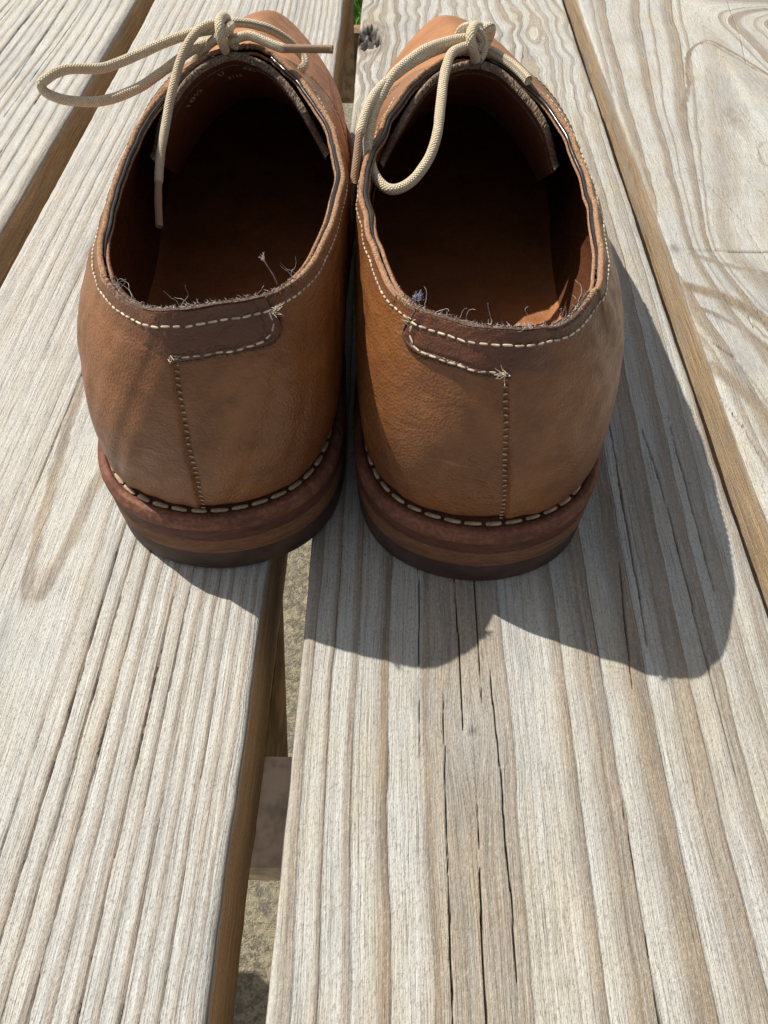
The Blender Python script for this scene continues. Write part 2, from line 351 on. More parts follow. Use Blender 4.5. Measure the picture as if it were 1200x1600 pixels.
# ---- centre plank
CB = [(-25.2, -22.0, .8, .4), (-17.2, -16.0, .8, .8), (-10.8, -9.0, .85, .6), (-3.2, .5, .95, .7), (8.8, 33.0, .82, .35), (46.4, 49.8, .8, .75),
      (54.0, 60.8, .95, .95), (66.5, 73.6, .9, .8), (79.0, 86.0, .85, .7), (91.5, 96.0, .75, .7), (100.0, 104.5, .65, .5), (109, 112, .7, .5)]
CL = [(15.5, .3), (20.3, .5), (29.5, .35), (4.6, .35), (-20, .4), (-7, .3), (40, .25), (63, .3), (76.5, .25), (89, .3), (-13.4, .35), (106.5, .3)]
KX, KY = -19.0, 539.0
FINE = auto_bands(-180, 130, 2.4, 77, (.25, .75), (.2, .45))
def f_centre(X, Y):
    u = X-7.5*sstep(40, 330, Y)*np.clip((X-30)/60, -.25, 1.0)+.9*vnoise(Y/70, X/45, 3)+.28*vnoise(Y/13, X/6, 4)+.10*vnoise(Y/4, X/2, 6)
    # far end: grain swirls round a knot on the left edge and a burl on the right
    g1 = np.exp(-(((X-KX)/13)**2+((Y-KY)/26)**2)); u = u-8*np.sign(X-KX+.01)*g1*np.tanh(np.abs(X-KX)/5)
    far = sstep(400, 470, Y); u = u+far*(3.2*vnoise(Y/38, X/26, 21)+1.6*vnoise(Y/13, X/11, 22)+5.5*vnoise(Y/24, X/18, 23)*np.exp(-((X-88)/24)**2)+.5*vnoise(Y/5, X/5, 24))
    for bx, by, sx, sy, am in ((92, 548, 12, 20, 9), (30, 560, 11, 22, 6), (60, 520, 14, 18, 5)):
        gb = np.exp(-(((X-bx)/sx)**2+((Y-by)/sy)**2)); u = u-am*gb*np.tanh((X-bx)/4)
    gk = np.exp(-(((X-23)/9)**2+((Y-76)/16)**2)); u = u-3*np.sign(X-23)*gk
    late, line, rid = bands(u, CB)
    l_, n_, r_ = bands(u, FINE); late = np.maximum(late, .38*l_); line = np.maximum(line, .4*n_)
    l2 = np.zeros_like(u)
    for k, (c, s) in enumerate(CL):
        l2 = np.maximum(l2, s*np.exp(-((u-c)/.16)**2)*sstep(-.2, .3, vnoise(Y/40, Y*0+k, 50+k)))
    line = np.maximum(np.clip(line*(.75+.5*vnoise(Y/50, u/9, 33)), 0, .9), l2)
    # many finer growth lines at the far end
    lf, lif, rf = bands(u, auto_bands(-60, 150, 7.0, 31, wf=(.25, .55)))
    late = late*(1-far)+far*lf; rid = rid*(1-far)+far*rf*1.4
    late = late*(1-.75*gk)
    cr = np.zeros_like(u); dr = np.zeros_like(u)
    for pts, wd, dp, sd in [([(20.8, 70), (20.4, 95), (20.1, 125), (20.2, 260)], .27, 3, 1), ([(15.0, -60), (15.3, 30), (15.4, 85)], .27, 3, 2), ([(22.3, -80), (22.6, 20), (23.2, 55)], .27, 3, 3),
                            ([(29.6, -60), (30.2, 20), (30.0, 60), (29.0, 95)], .27, 3, 4), ([(26.1, 80), (26.3, 105), (26.0, 150)], .25, 2, 5), ([(8.6, 60), (8.7, 210)], .18, 1.2, 6), ([(60.9, -60), (61.2, 60)], .2, 1.2, 7),
                            ([(69.5, 85), (71.5, 110), (73, 130)], .3, 2.2, 8), ([(92.6, 60), (93.4, 150), (92, 190)], .3, 2, 9), ([(76.6, 100), (80.0, 190), (79.5, 240)], .3, 2.2, 10), ([(101, 120), (103, 200)], .3, 2, 11)]:
        m, d_ = crack(X, Y, pts, wd, dp, sd); cr = np.maximum(cr, m); dr = np.maximum(dr, d_)
    kd = np.hypot((X-KX+2.0+1.5*vnoise(Y/4, X/4, 9))/9.0, (Y-KY)/19); kn = 1-sstep(.8, 1.05, kd+.16*vnoise(X/2, Y/3, 12))
    kring = np.exp(-((kd-1.35)/.3)**2); late = np.maximum(late, .85*kring*(X > KX-6)); 
    hgt = .34*rid+.25*fbm(X/22, Y/120, 60)+.05*vnoise(X/.9, Y/7, 61)-dr-7*kn*(.6+.4*vnoise(X/3, Y/4, 8))+.25*gk
    kn2 = kn*(.86+.3*vnoise(X/2.4, Y/3.5, 15)); kn2 = np.clip(kn2, 0, 1)
    line = np.maximum(line, cr*.9)
    return late, line, hgt, np.maximum(kn2, np.maximum(.75*np.exp(-(((X-23.2)/1.5)**2+((Y-74.5)/1.3)**2)), .17*gk*(.7+.5*vnoise(X/2, Y/6, 19))+.10*np.exp(-(((X-22)/5)**2+((Y-58)/20)**2)))), u
plank(-26.5, 116.0, .3, rows(-40, 625, 1.9), f_centre, M_WOOD, seed=1)

# ---- left plank: straight ridged grain with one cathedral arch
LB = []
for k, ub in enumerate([-132, -126, -118.5, -97.5, -91.5, -86.0, -80.6, -75.4, -70.2, -65.2, -60.6, -56.0, -51.6, -47.4, -43.6]):
    LB.append((ub, ub+[2.2, 1.6, 2.0, 1.5, 1.9, 1.7, 2.0, 1.6, 1.9, 1.5, 1.6, 1.4, 1.5, 1.2, 1.2][k], [.7, .8, .7, .75, .95, .8, .9, .85, .95, .8, .9, .85, .8, .8, .7][k], [.1, .2, .1, .15, .5, .75, .3, .7, .3, .5, .2, .5, .2, .3, .2][k]))
LB2 = auto_bands(-173, -134, 5.6, 41, (.5, .9)); LB3 = auto_bands(-117, -99, 5.0, 43, (.5, .9))
def f_left(X, Y):
    u0 = X+.9*vnoise(Y/110, X/30, 71)+.22*vnoise(Y/12, X/5, 72)+.08*vnoise(Y/4, X/2, 73)
    # rings fan out slightly with distance on the far side of the arch
    u = u0+np.where(X < -96, 0, 0)-.012*(Y-60)*np.clip((-60-X)/40, 0, 1)
    late, line, rid = bands(u, LB)
    fa = sstep(185, 290, Y+.8*(X+150))
    for L_ in (LB2, LB3):
        l_, n_, r_ = bands(u, L_); late = np.maximum(late, l_*fa); line = np.maximum(line, n_*fa*.7); rid = np.maximum(rid, r_*fa*1.2)
    l_, n_, r_ = bands(u, FINE); late = np.maximum(late, .55*l_); line = np.maximum(line, .45*n_); rid = np.maximum(rid, .35*r_)
    # cathedral
    d2 = (u0+111)**2
    hh = 34-.021*(Y-116); d = np.sqrt(d2+np.maximum(hh, 5)**2)+.25*vnoise(X/3, Y/7, 75)
    cath = sstep(33.2, 33.8, d)*(1-sstep(34.0, 34.5, d))*0
    arm = np.sqrt(np.maximum(Y-113, 0))*1.12+.25*vnoise(Y/6, X*0, 76); da = np.abs(np.abs(u0+110.8)-arm)
    cath = (1-sstep(1.2, 2.8, da+.5*vnoise(X/1.2, Y/5, 77)))*(Y > 112)*(1-sstep(230, 330, Y))*.85
    tip = np.exp(-(((u0+110.5)/3.2)**2+((Y-119)/7)**2)); cath = np.maximum(cath, .9*tip*(.7+.3*vnoise(X/1, Y/3, 78)))
    inn = sstep(1.5, -1.0, np.abs(u0+110.8)-arm)*(Y > 118)
    mask = np.exp(-((u0+110)/12.)**2)*(1-sstep(170, 260, Y)); late = np.maximum(late*(1-mask*.9), cath); line = line*(1-mask); line = np.maximum(line, .35*cath*sstep(.1, .7, vnoise(X/.5, Y/11, 79)))
    far = sstep(420, 520, Y)
    cr = np.zeros_like(u); dr = np.zeros_like(u)
    for ub, ya, yb, wd, sd in [(-91.5+1.9, -40, 150, .3, 1), (-80.6+2.0, -60, 140, .34, 2), (-70.2+1.9, -60, 118, .34, 3), (-86+1.7, 20, 250, .22, 4), (-60.6+1.6, -60, 60, .22, 5), (-65.2+1.5, 30, 125, .2, 6), (-97.5+1.5, 0, 90, .2, 7), (-126+1.6, 150, 420, .25, 8), (-51.6+1.5, 0, 100, .18, 9)]:
        # follow the band (invert the fan)
        yy = np.linspace(ya, yb, 12); xx = ub-.9*vnoise(yy/110, np.full(12, ub)/30, 71)+.012*(yy-60)*np.clip((-60-ub)/40, 0, 1)
        m, d_ = crack(X, Y, list(zip(xx, yy)), wd, 2.4, sd+20, .12); cr = np.maximum(cr, m*.75); dr = np.maximum(dr, d_*.45)
    line = np.maximum(np.minimum(line*(.85+.4*vnoise(Y/60, u/9, 81)), .9), cr*.8)
    hgt = .22*rid+.3*fbm(X/25, Y/130, 82)+.05*vnoise(X/.8, Y/7, 83)-dr+.25*cath
    return late, line, hgt, np.zeros_like(X), u
plank(-174.5, -39.7, .3, rows(-40, 640, 2.0), f_left, M_WOOD2, seed=2)

# ---- far-left plank
FB = auto_bands(-330, -186, 6.6, 5)
def f_far(X, Y):
    u = X+1.0*vnoise(Y/90, X/25, 91)+.25*vnoise(Y/13, X/5, 92); late, line, rid = bands(u, FB)
    pt = np.exp(-(((X+292)/16)**2+((Y-470)/90)**2)); late = np.maximum(late, pt*.9)
    cr = np.zeros_like(u); dr = np.zeros_like(u)
    for k, (ub, ya, yb) in enumerate([(-212, 280, 520), (-233, 300, 600), (-252, 330, 620), (-271, 380, 640), (-221.5, 420, 620)]):
        m, d_ = crack(X, Y, [(ub+1.2*math.sin(y_/60+k), y_) for y_ in np.linspace(ya, yb, 9)], .4, 2.5, k+60); cr = np.maximum(cr, m); dr = np.maximum(dr, d_)
    return late*.8, np.maximum(line*.8, cr*.9), .6*rid+.3*fbm(X/25, Y/130, 95)-dr, np.zeros_like(X), u
plank(-336.0, -188.0, .42, rows(255, 690, 2.2), f_far, M_WOOD2, seed=3)

# ---- right plank: swirling grain round knots
DY = np.array([-200, 0, 100, 166, 205, 236, 250, 265, 283, 296, 305, 320, 350, 375, 400, 450, 500, 560, 600, 800.]); DV = np.array([0, 0, 2, 6, 14, 24, 33, 45, 56, 64, 67, 64, 50, 41, 33, 23, 13, 5, 0, 0.])
RB = [(135, 138, .75, .2), (140.5, 147.5, 1, .3), (163.5, 170.5, 1, .4), (176.6, 178.2, .8, .5), (186, 193, 1, .5), (196.6, 198.5, .7, .5), (208, 222, .85, .3), (236, 239, .5, .2), (246, 254, .7, .1), (275, 280, .5, .1), (300, 306, .5, .1)]
def f_right(X, Y):
    Dv = np.interp(Y+3.5*vnoise(X/16, Y/30, 3), DY, DV); q = Dv/75
    xx = X+1.1*vnoise(Y/45, X/18, 101)+.25*vnoise(Y/10, X/6, 102)
    xm = 204-np.sqrt((xx-204)**2+9)+3; fold = sstep(330, 430, Y)*(1-sstep(560, 640, Y)); xx = xx*(1-fold)+xm*fold
    F = xx+Dv*(.36+.64*sstep(127, 166, xx)); sat = sstep(222, 300, F)*sstep(250, 300, Y)*(1-sstep(520, 590, Y))
    late, line, rid = bands(F, RB)
    low = 1-sstep(270, 300, Y)
    inner = sstep(205, 225, F)*sstep(285, 300, Y)*(1-sstep(500, 560, Y)); late = late*(1-inner*.9); line = line*(1-inner); rid = rid*(1-inner)
    # the arch over the knot, and bold bands below the horizontal check
    for pts, wd, st in [([(163, 440), (168, 458), (173, 470), (179, 500), (187, 524), (201, 537), (211, 522), (219, 503), (228, 482), (242, 462)], 1.2, 1.0), ([(168, 452), (176, 478), (182, 508), (190, 528), (201, 533), (209, 517), (222, 490)], .8, .9),
                        ([(127, 276), (140, 270), (152, 258), (160, 244), (168, 220)], 3.4, 1.0), ([(128, 262), (137, 256), (147, 244), (154, 228), (162, 200)], 1.6, .9), ([(126, 226), (134, 212), (141, 192), (147, 160)], 3.2, .9),
                        ([(135, 300), (150, 292), (172, 284), (200, 280)], 1.6, .75)]:
        d = polyband(X, Y, pts, wd*3)+.5*vnoise(X/2, Y/4, 104); late = np.maximum(late, st*(1-sstep(wd*.5, wd*1.4, d))); rid = np.maximum(rid, .7*(1-sstep(wd*.4, wd*1.8, d)))
    # knots
    kn = np.zeros_like(X)
    for kx, ky, rx, ry, s in [(190, 434, 10, 20, .0), (203, 390, 11, 14, .0)]:
        k = np.hypot((X-kx)/rx, (Y-ky)/ry)+.2*vnoise(X/4, Y/6, 105); late = np.maximum(late, 1.0*np.exp(-((k-.1)/.65)**2)*(.7+.3*vnoise(X/1.5, Y/5, 107)) if ry > 16 else .5*np.exp(-((k-1)/.12)**2)); line = np.maximum(line, (.45*np.exp(-((k-1.0)/.09)**2)*(.6+.5*vnoise(X/3, Y/4, 44))+.18*np.exp(-(k/.6)**2))*(ry < 16))
    kn = np.maximum(kn, .5*np.exp(-(((X-128.5)/2.2)**2+((Y-305+1.5*vnoise(X/1.5, Y/2, 8))/4)**2)))
    cr = np.zeros_like(X); dr = np.zeros_like(X)
    cset = [([(130, 240), (137, 229), (142, 212), (146, 190), (148, 160)][::-1], .95, 3.5, 1), ([(126, 209), (130, 191), (133.5, 166), (135, 140)], .6, 3, 2), ([(170, 288), (166, 330), (158, 360), (150, 372)], .26, 1.6, 3),
            ([(160, 262), (161, 244), (163, 224)], .3, 2, 4), ([(149, 266), (149.6, 244)], .24, 1.4, 5), ([(196, 452), (199, 420), (204, 395)], .5, 2, 6), ([(212, 350), (200, 322), (192, 300)], .55, 2, 7), ([(176, 372), (184, 352), (196, 310)], .28, 1.6, 8), ([(153.6, 262), (156.4, 232)], .2, 1.3, 9), ([(232, 610), (224, 545), (216, 500)], .3, 1.6, 10)]
    for pts, wd, dp, sd in cset:
        m, d_ = crack(X, Y, pts, wd, dp, sd+200); cr = np.maximum(cr, m); dr = np.maximum(dr, d_)
    hz = np.exp(-((Y-(303.5-.03*(X-135))+.4*vnoise(X/6, Y*0, 9))/.45)**2)*sstep(133, 138, X); cr = np.maximum(cr, hz*.8); dr = np.maximum(dr, hz*.8)
    line = np.maximum(line*(.3+.4*vnoise(Y/40, F/9, 110)), cr*.9)
    hgt = .35*rid+.5*fbm(X/30, Y/60, 111)+.06*vnoise(X/1.2, Y/4, 112)-dr
    guv = 125+(xx-125)*(1+.6*q)
    return late, line, hgt, kn, guv
plank(126.0, 268.0, .38, rows(80, 640, 1.05), f_right, M_WOOD, seed=5, rad=2.2)

# ---- substructure
def box(name, x0, x1, y0, y1, z0, z1, mat, par, bev=2.0):
    xs = [x0, x0+bev, x1-bev, x1]; V = []; 
    cs = [(x0+bev, z0), (x1-bev, z0), (x1, z0+bev), (x1, z1-bev), (x1-bev, z1), (x0+bev, z1), (x0, z1-bev), (x0, z0+bev)]
    for y in (y0, y1): V += [(x, y, z) for x, z in cs]
    n = 8; Q = [(i, (i+1) % n, n+(i+1) % n, n+i) for i in range(n)]
    return make(name, V, Q, mat, par, extra=[list(range(n))[::-1], list(range(n, 2*n))], smooth=False)
def bar(name, p0, p1, wd, th, mat, par, axis):
    """a board from p0 to p1; wd measured in the plane across axis, th along axis"""
    p0, p1, ax = np.array(p0, float), np.array(p1, float), np.array(axis, float); d = p1-p0; d /= np.linalg.norm(d); s = np.cross(d, ax); s /= np.linalg.norm(s)
    V = []
    for p in (p0, p1):
        for i, j in ((-1, -1), (1, -1), (1, 1), (-1, 1)): V.append(p+s*i*wd/2+ax*j*th/2)
    return make(name, V, [(0, 1, 5, 4), (1, 2, 6, 5), (2, 3, 7, 6), (3, 0, 4, 7), (3, 2, 1, 0), (4, 5, 6, 7)], mat, par, smooth=False)
box('cleat', -330, 262, 46, 79, -57, -38.5, M_BEAM2, table)
V = [(x, y, z) for x in (-78, -40) for y, z in ((80, -39), (137, -39), (80, -118))]
make('gusset_block', V, np.zeros((0, 4), int), M_BEAM, table, extra=[[0, 1, 2], [5, 4, 3], [0, 3, 4, 1], [1, 4, 5, 2], [2, 5, 3, 0]], smooth=False)
box('shadow_bench_plank', -560, -405, -1000, 264, -318, -280, M_BEAM2, table)  # bench added out of view; its far end is set to shade the ground
box('shadow_bench_support', -560, -300, -420, -382, -408, -319, M_BEAM, table)  # carries the added, unseen bench
box('crossbeam', -330, 500, 1500, 1538, -450, -348, M_BEAM, table)
bar('hanger', (-126, 1478, -39), (-126, 1478, -452), 89, 38, M_BEAM, table, (0, 1, 0))
bar('leg', (-290, 1478, -39), (-330, 1478, -719), 89, 38, M_BEAM, table, (0, 1, 0))
for xx, yy in ((262-60, 1478), (262-60, -380), (-260, -380)):
    bar('leg', (xx, yy, -39), (xx+(60 if xx > 0 else -60), yy, -719), 89, 38, M_BEAM, table, (0, 1, 0))

ground = make('patio', [(-9000, -6000, -720), (9000, -6000, -720), (9000, 2380, -720), (-9000, 2380, -720)], [(0, 1, 2, 3)], M_GROUND); ground['kind'] = 'structure'
lawn = make('lawn', [(-60000, 2380, -716), (60000, 2380, -716), (60000, 90000, -716), (-60000, 90000, -716)], [(0, 1, 2, 3)], M_LAWN); lawn['kind'] = 'structure'
J = Join()
for i in range(2600):
    x = random.uniform(-600, 300); y = random.uniform(2390, 3500); h = random.uniform(40, 120); an = random.uniform(0, 6.28); l = random.uniform(.1, .7)*h
    dx, dy = math.cos(an), math.sin(an); w_ = random.uniform(2, 4)
    V = np.array([(x-dy*w_, y+dx*w_, -718), (x+dy*w_, y-dx*w_, -718), (x+dx*l*.4+dy*w_*.7, y+dy*l*.4-dx*w_*.7, -718+h*.65), (x+dx*l*.4-dy*w_*.7, y+dy*l*.4+dx*w_*.7, -718+h*.65), (x+dx*l, y+dy*l, -718+h), (x+dx*l+.3, y+dy*l, -718+h)])
    J.add(V, [(0, 1, 2, 3), (3, 2, 5, 4)])
V, Q, E, _, _ = J.out(); g = make('grass', V, Q, M_GRASS, None, smooth=False); g['kind'] = 'stuff'

# ------------------------------------------------------------------ shoes
# stations round the shoe (right shoe, x lateral, y forward): feather edge B, two handles, topline T
def zB(y): return np.interp(y, [0, 30, 60, 95, 130, 175, 215, 255, 300, 320], [26.3, 26.0, 25, 22, 17.5, 12.9, 10.9, 13, 18.5, 20.5])
ST = np.array([
 [0, 5, 0, -1, 50, 0, 6, 72, 0, 13, 88],
 [19, 10, 22, 4, 50, 19, 14, 70, 13, 19, 85.5],
 [30, 22, 35, 18, 50, 31, 28, 68, 24, 37, 82],
 [34.5, 40, 43, 40, 48, 40, 48, 64, 29.5, 58, 79.5],
 [35.5, 65, 46, 66, 44, 44.5, 74, 60, 32.3, 85, 78.5],
 [36, 95, 48, 98, 42, 44, 104, 62, 30.6, 107, 81],
 [37.5, 130, 51, 134, 42, 42, 132, 66, 24.6, 126, 85.5],
 [42, 175, 54, 180, 40, 42, 168, 66, 14.5, 141, 90],
 [45, 215, 53, 224, 37, 37, 208, 64, 6, 147.5, 92.5],
 [41, 257, 46, 270, 37, 26, 246, 61, 1, 149.5, 93],
 [24, 294, 26, 310, 40, 11, 282, 62, -3, 150, 93.2],
 [-5, 306, -6, 331, 43, -5, 303, 62, -5, 150, 93.2],
 [-26, 290, -29, 303, 40, -15, 278, 62, -7, 149.7, 93],
 [-38, 252, -42, 257, 37, -30, 236, 62, -10, 148.5, 92.5],
 [-40, 215, -44, 214, 39, -37, 198, 65, -14, 145.5, 91.5],
 [-38, 175, -43.5, 176, 42, -39.5, 162, 68, -20.5, 138, 89.5],
 [-35, 130, -42, 134, 44, -40, 131, 67, -29, 122.5, 86.5],
 [-34, 95, -40.5, 97, 44, -40, 102, 64, -35, 101, 83.5],
 [-34.5, 65, -39, 67, 46, -38.8, 74, 63, -36, 80, 81.5],
 [-34, 40, -38.5, 40, 48, -36.5, 49, 65, -32.5, 55, 81.8],
 [-30, 22, -35, 18, 50, -31, 28, 68, -25.5, 31.5, 83.5],
 [-19, 10, -22, 4, 50, -19, 14, 70, -14.5, 18.5, 86.2]], float)
NS = len(ST)
Bz = zB(ST[:, 1]); CP = np.stack([np.c_[ST[:, :2], Bz], ST[:, 2:5], ST[:, 5:8], ST[:, 8:11]], 1).reshape(NS, 12)
A_ = np.eye(NS)*4/6+np.roll(np.eye(NS), 1, 0)/6+np.roll(np.eye(NS), -1, 0)/6; CC = np.linalg.solve(A_, CP)
def per(t):
    t = np.asarray(t, float); i = np.floor(t).astype(int); f = (t-i)[..., None]
    c = [CC[(i+k) % NS] for k in (-1, 0, 1, 2)]
    return ((1-f)**3*c[0]+(3*f**3-6*f*f+4)*c[1]+(-3*f**3+3*f*f+3*f+1)*c[2]+f**3*c[3])/6

class Shoe:
    def __init__(s, root, sgn, lean, seed): s.root = root; s.sgn = sgn; s.lean = lean; s.seed = seed
    def pos(s, t, v):
        c = per(t); P = [c[..., 3*k:3*k+3] for k in range(4)]; v = np.asarray(v, float)[..., None]
        p = (1-v)**3*P[0]+3*v*(1-v)**2*P[1]+3*v*v*(1-v)*P[2]+v**3*P[3]
        p = p.copy(); p[..., 0] += s.lean*np.clip((p[..., 2]-28)/58, 0, 1.2)**.6*np.exp(-np.maximum(p[..., 1]-150, 0)/60)
        p[..., 2] += (1.2 if s.sgn > 0 else 2.9)*np.clip((p[..., 2]-28)/58, 0, 1.1)**1.5*np.exp(-(p[..., 1]/62)**2)
        vv = v[..., 0]; tt = np.mod(t, NS); ph = tt*2*np.pi/NS; cx, cy = np.cos(ph)*9, np.sin(ph)*9
        # handling dents and rim waviness
        k = .55*vnoise(cx*.8+31*s.seed, cy*.8+vv*3, s.seed)+.25*vnoise(cx*2.0, cy*2.0+vv*7, s.seed+5)*(1-.7*sstep(.85, 1, vv))
        wave = sstep(.72, 1, vv)*((.75 if s.sgn > 0 else .4)*vnoise(cx*.95+7, cy*.95, s.seed+9)*(np.abs((tt+11) % 22-11) > 2))
        out = p-np.array([0, 95, 50.0]); out[..., 2] = 0; out /= np.linalg.norm(out, axis=-1)[..., None]+1e-9
        return p+out*(k+wave)[..., None]
    def nrm(s, t, v):
        e = .02; dt = s.pos(np.asarray(t)+e, v)-s.pos(np.asarray(t)-e, v); va = np.clip(np.asarray(v)-e, 0, 1); vb = np.clip(np.asarray(v)+e, 0, 1)
        dv = s.pos(t, vb)-s.pos(t, va); n = np.cross(dt, dv); n /= np.linalg.norm(n, axis=-1)[..., None]+1e-9
        up = dv/(np.linalg.norm(dv, axis=-1)[..., None]+1e-9); return n, up
    def P(s, t, v, off=0.0, up=0.0):
        t = np.asarray(t, float); v = np.broadcast_to(np.asarray(v, float), t.shape); n, u = s.nrm(t, v); off = np.broadcast_to(off, t.shape); up = np.broadcast_to(up, t.shape)
        return s.pos(t, v)+n*off[..., None]+u*up[..., None]
    def mk(s, name, V, Q, mat, mirror=True, par=None, **kw):
        V = np.asarray(V, float).reshape(-1, 3).copy(); Q = np.asarray(Q).reshape(-1, 4)
        if mirror and s.sgn < 0:
            V[:, 0] *= -1; Q = Q[:, ::-1]
            if kw.get('extra'): kw['extra'] = [e[::-1] for e in kw['extra']]
        return make(name, V, Q, mat, par or s.root, **kw)

def capsule(L, r, flat=.8):
    xs = np.array([-.5, -.44, -.3, 0, .3, .44, .5])*L; rr = np.array([.25, .7, .95, 1, .95, .7, .25])*r; seg = 7; V = []
    for x, q in zip(xs, rr):
        for k in range(seg):
            an = 2*np.pi*k/seg; V.append((x, q*math.cos(an), q*flat*math.sin(an)))
    Qs = quads(7, seg, False, True); return np.array(V), Qs[:, ::-1], [list(range(seg)), list(range(6*seg, 7*seg))[::-1]]

def stitch_run(J, P, N, pitch, L, r, skip=0, jit=.12):
    d = np.r_[0, np.cumsum(np.linalg.norm(np.diff(P, axis=0), axis=1))]; V0, Q0, E0 = capsule(L, r)
    for x in np.arange(pitch*.5, d[-1], pitch):
        c = np.array([np.interp(x, d, P[:, k]) for k in range(3)]); c2 = np.array([np.interp(min(x+.6, d[-1]), d, P[:, k]) for k in range(3)]); c1 = np.array([np.interp(max(x-.6, 0), d, P[:, k]) for k in range(3)])
        n = np.array([np.interp(x, d, N[:, k]) for k in range(3)]); T = c2-c1; T /= np.linalg.norm(T)+1e-9; Bn = np.cross(n, T); Bn /= np.linalg.norm(Bn)+1e-9; n = np.cross(T, Bn)
        ang = random.uniform(-jit, jit); T2 = T*math.cos(ang)+Bn*math.sin(ang); B2 = np.cross(n, T2); k = random.uniform(.78, 1.12); n = n*random.uniform(.8, 1.1)
        J.add(c+V0[:, :1]*T2*k+V0[:, 1:2]*B2+V0[:, 2:]*n, Q0, E0)

def build_shoe(root, sgn, lean, seed, sd):
    S = Shoe(root, sgn, lean, seed)
    tseam = lambda v: sd['seam0']*(1-np.clip(v/.80, 0, 1.2))+sd['seam1']*np.clip(v/.80, 0, 1.2)
    # ---- quarters (rear upper) with a stepped back seam
    aa = np.r_[-np.linspace(1, .22, 200)**1.0, -np.linspace(.22, .0, 70)[1:], np.linspace(0, .22, 70)[1:], np.linspace(.22, 1, 200)[1:]]
    vs = np.linspace(0, 1, 96); Aa, Vv = np.meshgrid(aa, vs, indexing='ij')
    tl = 6.5+1.5*Vv**1.6; tm = 6.75+1.2*Vv**1.6
    T_ = np.where(Aa >= 0, Aa*tl, Aa*tm)+tseam(Vv)*np.exp(-(Aa*8)**2)
    ds = (T_-tseam(Vv)); step = 1.0*sstep(-.01, .035, ds)*np.exp(-np.maximum(ds, 0)/1.3)-.55*np.exp(-((ds+.02)/.035)**2)
    step = step*(1-sstep(.82, .87, Vv))
    tuck = -1.6*np.exp(-(Vv/.035)**2)
    edge = np.where(np.abs(Aa) > .995, -1.0, 0)
    wr = 0
    # fine flex wrinkles below the lateral collar
    rr = np.random.default_rng(seed+3)
    wr = -.36*np.maximum(0, fbm(T_*1.6, (Vv+.06*T_)*22, seed+8, 2))*np.exp(-((T_-3.3)/1.4)**2)*sstep(.3, .75, Vv)-.28*np.maximum(0, fbm(T_*1.3, Vv*16, seed+18, 2))*np.exp(-((T_+3.2)/1.3)**2)*sstep(.3, .8, Vv)
    V = S.P(T_, Vv, .9+step+tuck+edge+wr); ta_ = .75*sstep(.925, .955, Vv+.012*vnoise(T_*6, Vv*3, 4))*np.exp(-(T_/2.6)**4)+.35*np.exp(-((T_-.9)/.8)**2)*sstep(.75, .93, Vv)
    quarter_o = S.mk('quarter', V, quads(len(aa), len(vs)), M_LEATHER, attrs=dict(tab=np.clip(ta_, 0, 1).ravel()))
    # ---- vamp and toe
    tt = np.linspace(6.0, 16.0, 240); vs2 = np.linspace(0, 1, 190); T2, V2 = np.meshgrid(tt, vs2, indexing='ij')
    cre = np.zeros_like(T2)
    for tc, vc, w_, am in [(14.7, .34, .022, 1.5), (14.8, .47, .02, 1.3), (14.5, .60, .018, .9), (7.4, .38, .02, 1.1), (7.4, .53, .02, 1.0)]:
        cre += -am*np.exp(-((V2-vc-.05*(T2-tc)+.02*vnoise(T2*2, T2*0, 3))/w_)**2)*np.exp(-((T2-tc)/.9)**2)+am*.7*np.exp(-((V2-vc-2.2*w_-.05*(T2-tc))/(w_*1.4))**2)*np.exp(-((T2-tc)/.9)**2)
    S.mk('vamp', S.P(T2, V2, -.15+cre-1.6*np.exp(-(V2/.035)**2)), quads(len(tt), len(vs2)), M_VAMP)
    # ---- lining
    tt = np.linspace(0, 22, 260, endpoint=False); vl = np.linspace(.0, 1, 40); T3, V3 = np.meshgrid(tt, vl, indexing='ij')
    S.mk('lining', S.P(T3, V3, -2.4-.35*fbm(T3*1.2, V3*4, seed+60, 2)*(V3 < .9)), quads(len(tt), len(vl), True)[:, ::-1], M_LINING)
    # lining overlap panel on the medial wall
    ta = np.linspace(-6.2, -2.75, 50); va = np.linspace(.02, .78, 30); T4, V4 = np.meshgrid(ta, va, indexing='ij')
    T4 = T4-1.2*(1-np.sqrt(np.clip(1-((V4-.4)/.42)**2, 0, 1)))*sstep(-6.2, -2.75, T4)
    V = S.P(T4, V4, np.where((T4 >= T4[-1:].min(0)-0) & (np.arange(50)[:, None] > 48), -2.5, -3.5)); S.mk('lining_panel', V, quads(50, 30)[:, ::-1], M_TONGUE)
    # ---- raw topline edge, glossy bead, lining edge
    tt = np.linspace(0, 22, 1500, endpoint=False); rough = lambda k: .07*RNG.standard_normal(len(tt))
    prof = [(.92, -.6, 0), (.95, .05, .3), (.5, .38, 1), (.1, .42, 1), (-.4, .3, 1), (-.7, -.5, .4)]
    back = np.exp(-(((tt+11) % 22-11)/2.2)**4); V = np.stack([S.P(tt, np.ones_like(tt), o_+.5*r_*rough(0)-.15*back*(o_ < .5), u_+r_*rough(1)*.8-.35*back) for o_, u_, r_ in prof], 1)
    V += np.array([0, 0, 1.0])*.12*0
    qd = quads(len(tt), len(prof), True); tq_ = tt[np.minimum(qd[:, 0]//len(prof), 1499)]; tq_ = np.abs((tq_+11) % 22-11); tq2 = np.abs((tt[quads(len(tt), 4, True)[:, 0]//4]+11) % 22-11); S.mk('raw_edge', V, qd, M_RAW, mats=[M_RAW, M_RAWD], midx=(tq_+.25*RNG.standard_normal(len(tq_)) < 1.75).astype(int))
